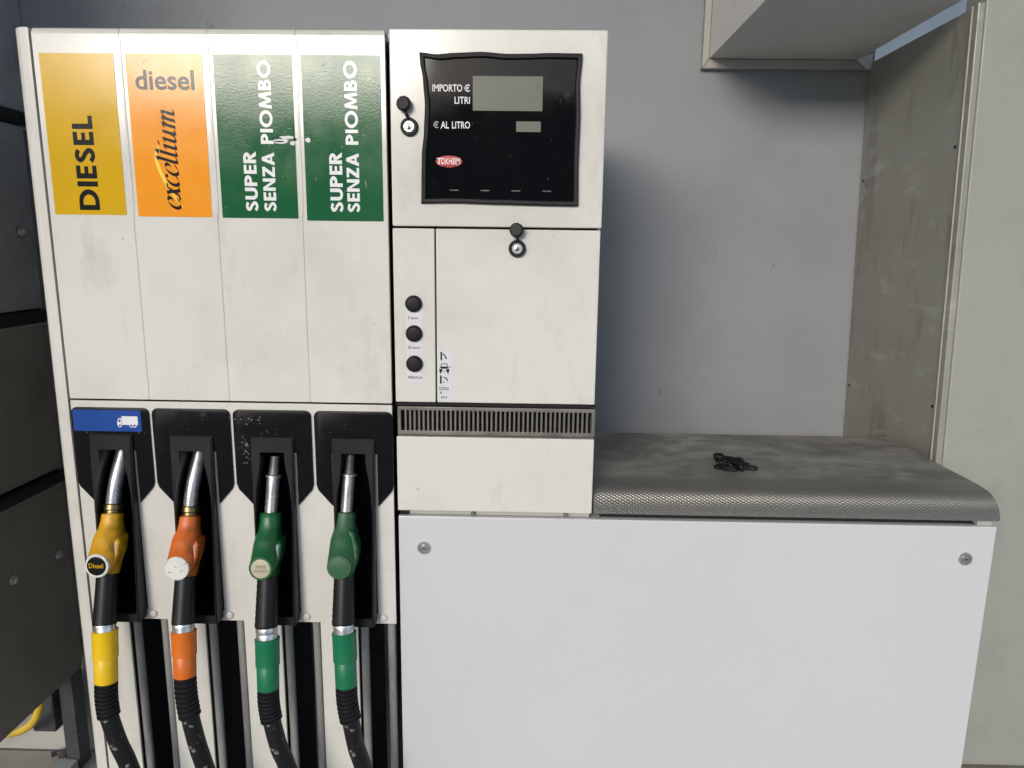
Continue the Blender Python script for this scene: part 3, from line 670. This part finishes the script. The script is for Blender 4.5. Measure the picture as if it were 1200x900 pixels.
# blue lorry sticker on the first plate
c = CK[0]
bs = obj('lorry_sticker', prism_xz(rrect(-.7895, -.669, 1.0965, 1.1345, .001, 2), -.0050, -.0043), 'blue_st', D)
tx, tz = -.7125, 1.104
def wpoly(pts, y=-.0052, m_='white_ink', nm='lorry_symbol'): obj(nm, prism_xz(pts, y, y+.00015), m_, bs)
wpoly([(tx+.0095, tz+.0045), (tx+.0375, tz+.0045), (tx+.0375, tz+.0200), (tx+.0095, tz+.0200)])
wpoly([(tx+.001, tz+.0035), (tx+.0088, tz+.0035), (tx+.0088, tz+.0165), (tx+.004, tz+.0165), (tx+.001, tz+.009)])
wpoly([(tx+.0030, tz+.0095), (tx+.0072, tz+.0095), (tx+.0072, tz+.0145), (tx+.0050, tz+.0145)], -.0054, 'blue_st', 'lorry_window')
for wx in (.0055, .0255, .0315):
    wpoly(ellipse(tx+wx, tz+.0033, .0034, .0034, 20), -.0054, 'white_ink', 'lorry_wheel'); wpoly(ellipse(tx+wx, tz+.0033, .0020, .0020, 16), -.0056, 'blue_st', 'lorry_hub')

# --- display door
XA, XB = -.2222, .1236
box('display_door', XA, XB, 0, .02, 1.4545, ZT, 'cream', D, bev=.0022)
def wavy(off):
    x0, x1, z0, z1 = -.1735+off, .0835-off, 1.4895+off, 1.7225-off; pts = []
    def lerp(tab, t):
        for (a, va), (b, vb) in zip(tab, tab[1:]):
            if t <= b:
                s = (t-a)/(b-a); s = s*s*(3-2*s); return va+(vb-va)*s
        return tab[-1][1]
    lf = [(0, .0005), (.15, .001), (.32, .002), (.5, .0062), (.66, .0080), (.82, .0055), (.95, .0008), (1, 0)]
    tp = [(0, 0), (.1, .0030), (.22, .0005), (.38, -.0012), (.55, .0016), (.68, .0010), (.8, -.0002), (1, .0002)]
    bt = [(0, .0016), (.2, .0028), (.5, .0012), (.8, .0000), (1, -.0004)]
    rg = [(0, 0), (.3, .0012), (.6, .0004), (.8, .0022), (1, -.0006)]
    n = 26
    for i in range(n): t = i/n; pts.append((x0+(x1-x0)*t, z0+lerp(bt, t)))
    for i in range(n): t = i/n; pts.append((x1-lerp(rg, t), z0+(z1-z0)*t))
    for i in range(n): t = i/n; pts.append((x1-(x1-x0)*t, z1-lerp(tp, 1-t)))
    for i in range(n): t = i/n; pts.append((x0+lerp(lf, 1-t), z1-(z1-z0)*t))
    return pts
o_, i_ = wavy(0), wavy(.0085); n = len(o_); bm = bmesh.new()
rg_ = [[bm.verts.new((p[0], y, p[1])) for p in q] for q, y in ((o_, -.0001), (o_, -.0055), (wavy(.002), -.0075), (wavy(.0065), -.0072), (i_, -.0035), (i_, -.0001))]
for A, B in zip(rg_, rg_[1:]):
    for i in range(n): bm.faces.new((A[i], A[(i+1) % n], B[(i+1) % n], B[i]))
obj('display_bezel', bm, 'black_rub', D, smooth=True)
gl = obj('display_window', prism_xz(wavy(.0078), -.0030, -.0004), 'glass', D)
for a in ((-.089, .0222, 1.6360, 1.6882), (-.0192, .0202, 1.6042, 1.6202)): obj('lcd', prism_xz(rrect(*a, .0008, 2), -.0040, -.0031), 'lcd', gl)
YG = -.0034
for body, x0, x1, z0, z1, mm in (('IMPORTO', -.1535, -.1058, 1.6645, 1.6755, 'print_white'), ('€', -.1030, -.0935, 1.6645, 1.6755, 'print_white'), ('LITRI', -.1182, -.0935, 1.6462, 1.6570, 'print_white'),
                             ('€', -.1530, -.1440, 1.6090, 1.6195, 'panel_grey_print'), ('AL', -.1405, -.1272, 1.6085, 1.6195, 'print_white'), ('LITRO', -.1225, -.0935, 1.6085, 1.6195, 'print_white')):
    obj('lettering', text_bm(body, x0, x1, z0, z1, YG, bold=.015), mm, gl)
lg = obj('maker_badge', prism_xz(ellipse(-.1275, 1.5575, .0212, .0090, 40), -.0036, -.0031), 'red', gl)
for body, x0, x1, z0, z1, y_ in (('T', -.1475, -.1385, 1.5530, 1.5628, -.00385), ('OKHEIM', -.1402, -.1095, 1.5530, 1.5628, -.00385)):
    o = obj('lettering', text_bm(body, x0, x1, z0, z1, y_, bold=.012, shear=.12), 'white_ink', gl)
obj('lettering', text_bm('SERVICES', -.1385, -.1165, 1.5497, 1.5518, -.00385, bold=.02), 'ink', gl)
for i in range(4): obj('lettering', text_bm('TOKHEIM', -.127+.0505*i, -.1125+.0505*i, 1.5115, 1.5133, YG, bold=.01), 'panel_grey_print', gl)

def lock(x, z, cap):
    L = obj('lock', lathe([(.0145, 0), (.0142, .005), (.0128, .0072), (.0098, .0072), (.0096, .004)], (x, -.0001, z), (0, -1, 0), 28), 'black_rub', D, smooth=True)
    obj('key_cylinder', lathe([(.0094, 0), (.0094, .0062), (.0082, .0075), (.0058, .0075), (.0054, .0062), (.003, .0068)], (x, -.0004, z), (0, -1, 0), 24), 'chrome', L, smooth=True)
    obj('key_slot', box_bm(x-.001, x+.001, -.0082, -.0076, z-.0038, z+.0038), 'dark', L)
    cx, cz = cap
    obj('dust_cap', lathe([(.0105, 0), (.0118, .002), (.0118, .0085), (.0095, .0108), (.004, .0112)], (cx, -.006, cz), (-.15, -1, .12), 10), 'black_rub', L, smooth=True)
    obj('strap', tube(catmull([(cx, -.009, cz-.008), ((cx+x)/2+.0005, -.0105, (cz+z)/2), (x, -.0065, z+.012)], 6), .0026, 10), 'black_rub', L, smooth=True)
lock(-.1915, 1.6105, (-.1975, 1.6435)); lock(-.0150, 1.4200, (-.0155, 1.4490))

# --- button panel, printer door
bp = box('button_panel', XA, -.1528, 0, .02, 1.1565, 1.4510, 'cream', D, bev=.0014)
box('receipt_door', -.1502, .1222, 0, .02, 1.1565, 1.4510, 'cream', D, bev=.0018)
lb = sticker(-.2025, -.1745, 1.192, 1.327, 'paper', 'button_label', -.0003)
for (z, body, x0, x1) in ((1.3265, '5 euro', -.1985, -.1810), (1.2760, '20 euro', -.2000, -.1785), (1.2240, 'ANNULLA', -.2010, -.1755)):
    b = obj('push_button', lathe([(.0142, 0), (.0142, .0035), (.0128, .006), (.0115, .0075), (.0098, .0080), (.004, .0082)], (-.1885, -.0003, z), (0, -1, 0), 32), 'black_rub', D, smooth=True)
    obj('lettering', text_bm(body, x0, x1, z-.0262, z-.0215, -.00045, bold=.012), 'ink', lb)
pg = sticker(-.1492, -.1235, 1.1605, 1.249, 'paper', 'pictogram_label', -.0003)
def pic(pts, m_='ink', y=-.00046): obj('pictogram', prism_xz(pts, y, y+.0001), m_, pg)
def rc(x0, x1, z0, z1): return [(x0, z0), (x1, z0), (x1, z1), (x0, z1)]
for z, o in ((1.2385, 0), (1.1975, -.001)):
    pic(rrect(-.1440+o, -.1412+o, z-.008, z+.007, .0010, 2)); pic([(-.1402, z+.005), (-.1372+.002, z+.001), (-.1385+.002, z-.001), (-.1405, z+.003)] if not o else [(-.1400, z+.004), (-.1335, z+.003), (-.1310, z-.003), (-.1330, z-.003), (-.1350, z+.0015), (-.1400, z+.0025)])
    pic([(-.1355, z), (-.1325, z-.004), (-.1345, z-.006), (-.1368, z-.003)] if not o else [(-.1395, z-.004), (-.1375, z-.004), (-.1375, z-.006), (-.1395, z-.006)])
cx, cz = -.1375, 1.217
pic([(cx-.0085, cz-.002), (cx-.0070, cz+.0025), (cx+.0070, cz+.0025), (cx+.0085, cz-.002), (cx+.0085, cz-.0058), (cx-.0085, cz-.0058)])
pic([(cx-.0060, cz+.003), (cx-.0048, cz+.0082), (cx+.0048, cz+.0082), (cx+.0060, cz+.003)]); pic([(cx-.0045, cz+.0032), (cx-.0037, cz+.0071), (cx+.0037, cz+.0071), (cx+.0045, cz+.0032)], 'paper', -.00058)
pic(rc(cx-.0078, cx-.0050, cz-.0092, cz-.0060)); pic(rc(cx+.0050, cx+.0078, cz-.0092, cz-.0060)); pic(rc(cx-.0035, cx+.0035, cz-.0050, cz-.0010), 'paper', -.00058)
for s in (-1, 1): pic(ellipse(cx+s*.0062, cz-.0008, .0014, .0010, 10), 'paper', -.00058)
pic(rc(cx+.0088, cx+.0118, cz+.0015, cz+.0026))
pic(rc(-.1465, -.1300, 1.1785, 1.1840), 'panel_grey_print')
obj('pictogram', text_bm('EURO5', -.1450, -.1315, 1.1797, 1.1828, -.00058, bold=.01), 'paper', pg)
pic([(-.1455, 1.1725), (-.1435, 1.1770), (-.1427, 1.1768), (-.1437, 1.1742), (-.1418, 1.1742), (-.1418, 1.1725)])
obj('pictogram', text_bm('m I', -.1430, -.1335, 1.1640, 1.1685, -.00046, bold=.03), 'ink', pg)

# --- vent grille with a real bar between the slots
GX0, GX1, GZ0, GZ1 = -.2195, .1238, 1.0985, 1.1485
gr = obj('vent_grille', grid_panel([GX0, GX0+.006, GX1-.006, GX1], [GZ0, GZ0+.0075, GZ1-.0065, GZ1], lambda x, z: not (GX0+.006 < x < GX1-.006 and GZ0+.0075 < z < GZ1-.0065), -.001, .012, .0008), 'steel_grille', D)
box('vent_tray', GX0+.003, GX1-.003, .012, .055, GZ0+.002, GZ0+.006, 'steel_grille', gr, bev=0)
nb = 42; pit = (GX1-GX0-.012)/nb; bar0 = None
for i in range(1, nb):
    x = GX0+.006+pit*i
    if bar0 is None:
        bm = box_bm(x-.0019, x+.0019, -.0008, .009, GZ0+.0068, GZ1-.0058, .0006, seg=1)
        bar0 = obj('bar', bm, 'steel_grille', gr, origin=(x, 0, (GZ0+GZ1)/2))
    else:
        b = bar0.copy(); COL.objects.link(b); b.parent = gr; b.location = bar0.location+Vector((pit*(i-1), 0, 0))
box('vent_lip', XA, GX1, .002, .018, GZ1+.0022, 1.1545, 'dark', D, bev=0)
box('lower_panel', XA, .1236, 0, .02, .9580, 1.0945, 'cream', D, bev=.0018)
for x in (-.088, .078):
    obj('clip', lathe([(.0042, 0), (.0042, .005), (.0025, .007)], (x, .0095, .9525), (0, -1, .12), 8), 'steel_grille', D, smooth=True)
box('rubber_block', -.2195, -.204, .0045, .02, .9485, .9568, 'black_rub', D, bev=.001)
box('seal_strip', -.203, .120, .010, .02, .9485, .9570, 'cream_dull', D, bev=0)

# ================================================================= NOZZLES WITH HOSES
def nozzle(k, label, body_m, cover_m, disc, dx, dz, cv, hose_pts, kind):
    c = CK[k]+dx
    N = thing('fuel_nozzle', label, 'fuel nozzle', (c, -.03, .6), 'fuel nozzles hanging in the pump boots')
    def p(x, y, z): return (c+x, y, z+dz)
    # spout
    if kind == 'curved':
        sp = catmull([p(.0105, .048, 1.068), p(.0085, .038, 1.044), p(.0055, .025, 1.016), p(.0022, .0135, .984), p(-.0005, .006, .950)], 6)
        obj('spout', tube(sp, .0122, 22), 'spout', N, smooth=True)
        obj('collar', lathe([(.0135, 0), (.0160, .002), (.0160, .006), (.0150, .007), (.0150, .010), (.0172, .012), (.0172, .020), (.0155, .022)], p(0, .0035, .936), (0, .33, 1), 28), 'brass', N, smooth=True)
    else:
        obj('spout', tube([p(.003, .018, 1.010), p(0, .004, .945)], .0112, 22), 'spout', N, smooth=True)
        obj('spout_ring', lathe([(.0115, 0), (.0142, .001), (.0142, .004), (.0120, .0055)], p(.003, .0175, 1.008), (.05, .21, 1), 24), 'spout', N, smooth=True)
        obj('spout_tip', tube([p(.003, .0185, 1.012), p(.005, .026, 1.046)], [.0090, .0082], 18), 'spout_dark', N, smooth=True)
    X = Vector((1, 0, 0))
    def ringv(x, y, z, rx, ry, tilt, e=2.2):
        u = X*rx; v = Vector((0, math.cos(R(tilt)), math.sin(R(tilt))))*ry
        return (p(x, y, z), u, v, e)
    zt = .941 if kind == 'curved' else .9455
    rr = [ringv(0, .004, zt+.001, .0150, .0150, -15), ringv(0, .0035, zt-.0005, .0178, .0178, -15), ringv(0, .001, zt-.009, .0185, .0190, -18), ringv(-.0002, -.0005, zt-.013, .0180, .0190, -20),
          ringv(-.0002, -.004, .912, .0208, .0225, -25, 2.4), ringv(-.0005, -.012, .897, .0234, .0275, -40, 2.5), ringv(-.0005, -.024, .882, .0240, .0285, -58, 2.4), ringv(0, -.038, .872, .0238, .0262, -76, 2.2), ringv(0, -.050, .8675, .0224, .0232, -84, 2), ringv(0, -.0535, .867, .0205, .0210, -84, 2)]
    obj('body', loft(rr), body_m, N, smooth=True)
    if kind == 'ring':
        obj('guard_ring', lathe([(.0170, 0), (.0200, .001), (.0203, .010), (.0195, .028), (.0180, .0300), (.014, .0302)], p(0, -.0035, .918), (0, .30, 1), 28), body_m, N, smooth=True)
    # rear half of the body reaching down to the swivel
    rr = [ringv(0, -.004, .905, .0170, .0180, 0), ringv(.0005, -.014, .875, .0205, .0230, 8), ringv(.001, -.024, .848, .0190, .0205, 8), ringv(.0015, -.030, .836, .0165, .0170, 8)]
    obj('valve_housing', loft(rr), body_m, N, smooth=True)
    lev = [(.008, .908), (.0180, .903), (.0250, .907), (.0285, .901), (.0280, .882), (.0225, .864), (.0140, .850), (-.004, .846), (-.004, .88)]
    if kind == 'scuffed': lev = [(.010, .925), (.0200, .918), (.0235, .905), (.0275, .896), (.0285, .880), (.0255, .862), (.0160, .846), (.0040, .846), (.0060, .87)]
    b = prism_xz([(c+q[0], q[1]+dz) for q in lev], -.038, -.008, .004, seg=3)
    for v in b.verts: v.co.y += (v.co.z-dz-.885)*.35
    obj('lever_guard', b, body_m, N, smooth=True)
    obj('mould_seam', tube(catmull([p(-.004, -.0168, zt-.012), p(-.004, -.0262, .912), p(-.004, -.0330, .900), p(-.004, -.0455, .891)], 5), .0009, 8), body_m, N, smooth=True)
    # end disc
    ax = Vector((0, -1, .10)).normalized()
    cap = obj('end_cap', lathe([(.0195, 0), (.0212, .001), (.0215, .004), (.0205, .0056), (.0185, .0058)], p(0, -.0525, .867), ax, 40), disc[0], N, smooth=True)
    if disc[1]:
        obj('cap_face', lathe([(.0168, 0), (.0168, .0007), (.0160, .0010)], Vector(p(0, -.0525, .867))+ax*.0056, ax, 36), disc[1], cap, smooth=True)
    ey = ax.cross(X).normalized(); ey = ey if ey.z > 0 else -ey
    base = Vector(p(0, -.0525, .867))+ax*.0073
    if disc[2]:
        bm = None
        for body, x0, x1, z0, z1 in disc[2]:
            bm = text_bm(body, x0, x1, z0, z1, 0, bold=.008, bm=bm, place=lambda q: base+X*q[0]+ey*q[1])
        obj('lettering', bm, disc[3], cap)
    # swivel sleeve, ferrule, coloured cover, bend restrictor, hose
    zc_top = cv[0]+cv[2]
    s0, s1 = Vector(p(.003, -.034, .842)), Vector((c+.005, -.060, zc_top))
    zc0, zc1, rc_ = cv
    a = s0; path = [s0.lerp(s1, t/16) for t in range(17)]
    rad = [.0178+.0016*t/16+(.0007*(t % 2) if k >= 2 else 0) for t in range(17)]
    obj('sleeve', tube(path, rad, 36, rib=.03 if k < 2 else 0), 'sleeve', N, smooth=True)
    dirv = (s1-s0).normalized()
    f0, f1 = s1-dirv*.001, Vector((c+.0065, -.063, zc0))
    obj('ferrule', lathe([(.0178, 0), (.0182, .001), (.0182, (f1-f0).length*.45), (.0174, (f1-f0).length*.5), (.0180, (f1-f0).length*.55), (.0180, (f1-f0).length+.004)], f0, f1-f0, 28), 'chrome', N, smooth=True)
    c1 = Vector((CK[k]+hose_pts[0][0], -.080, zc1)); L_ = (c1-f1).length
    obj('cover', lathe([(.0198, 0), (.0212, .001), (.0212, .005), (.0206, .006), (.0206, L_*.515), (.0180, L_*.525), (.0190, L_*.545), (.0188, L_*.97), (.0178, L_)], f1, c1-f1, 32), cover_m, N, smooth=True)
    r1 = Vector((CK[k]+hose_pts[1][0], -.085, hose_pts[1][1]))
    path, rad = [], []
    nn = 44; br = c1-(c1-f1).normalized()*.004
    for i in range(nn+1):
        t = i/nn; path.append(br.lerp(r1, t)+Vector((-.002*math.sin(math.pi*t), 0, 0))); rad.append((.0170 if t < .97 else .0160)+(.0018 if i % 5 < 3 else -.0010))
    obj('bend_restrictor', tube(path, rad, 26), 'black_rub', N, smooth=True)
    hp = [r1+(r1-c1).normalized()*-.012, r1]+[Vector((CK[k]+q[0], q[2], q[1])) for q in hose_pts[2:]]
    obj('hose', tube(catmull(hp, 10), .0152, 22), 'hose', N, smooth=True)
    return N
def hose(a, b, h, e):
    return [a, b, (b[0]+(h[0]-b[0])*.42, b[1]-.052, -.085), (h[0], h[1], -.085), (h[0]+.030, h[1]-.13, -.085), (h[0]+.045, .22, -.075), (h[0]+.040, .05, -.05), (h[0]+.020, 0, -.005), (e, .04, .035), (e, .12, .05), (e, .3, .055)]
nozzle(0, 'yellow nozzle with a black Diesel end disc and yellow hose cover', 'n_yellow', 'c_yellow', ('disc_white', 'ink', [('Diesel', -.0125, .0125, -.0034, .0052)], 'yellow_st'), -.016, 0,
       (.750, .657, .009), hose((-.006, 0), (-.004, .594), (.024, .491), .040), 'curved')
nozzle(1, 'orange nozzle with a scuffed white end disc and orange hose cover', 'n_orange', 'c_orange', ('disc_white', None, [], None), -.018, -.002,
       (.752, .672, .011), hose((-.007, 0), (-.001, .597), (.019, .495), .038), 'curved')
nozzle(2, 'glossy green nozzle with a cream end disc reading senza piombo', 'n_green', 'c_green', ('n_green', 'disc_cream', [('senza', -.0085, .0095, .0008, .0066), ('piombo', -.0125, .0125, -.0075, -.0005)], 'swoosh_tan'), -.013, .001,
       (.741, .651, .019), hose((-.003, 0), (.002, .593), (.026, .499), .040), 'ring')
nozzle(3, 'scuffed dull green nozzle with an all green end disc', 'n_green2', 'c_green', ('n_green2', 'n_green2', [], None), -.019, .006,
       (.756, .660, .012), hose((-.007, 0), (0, .597), (.020, .503), .036), 'scuffed')
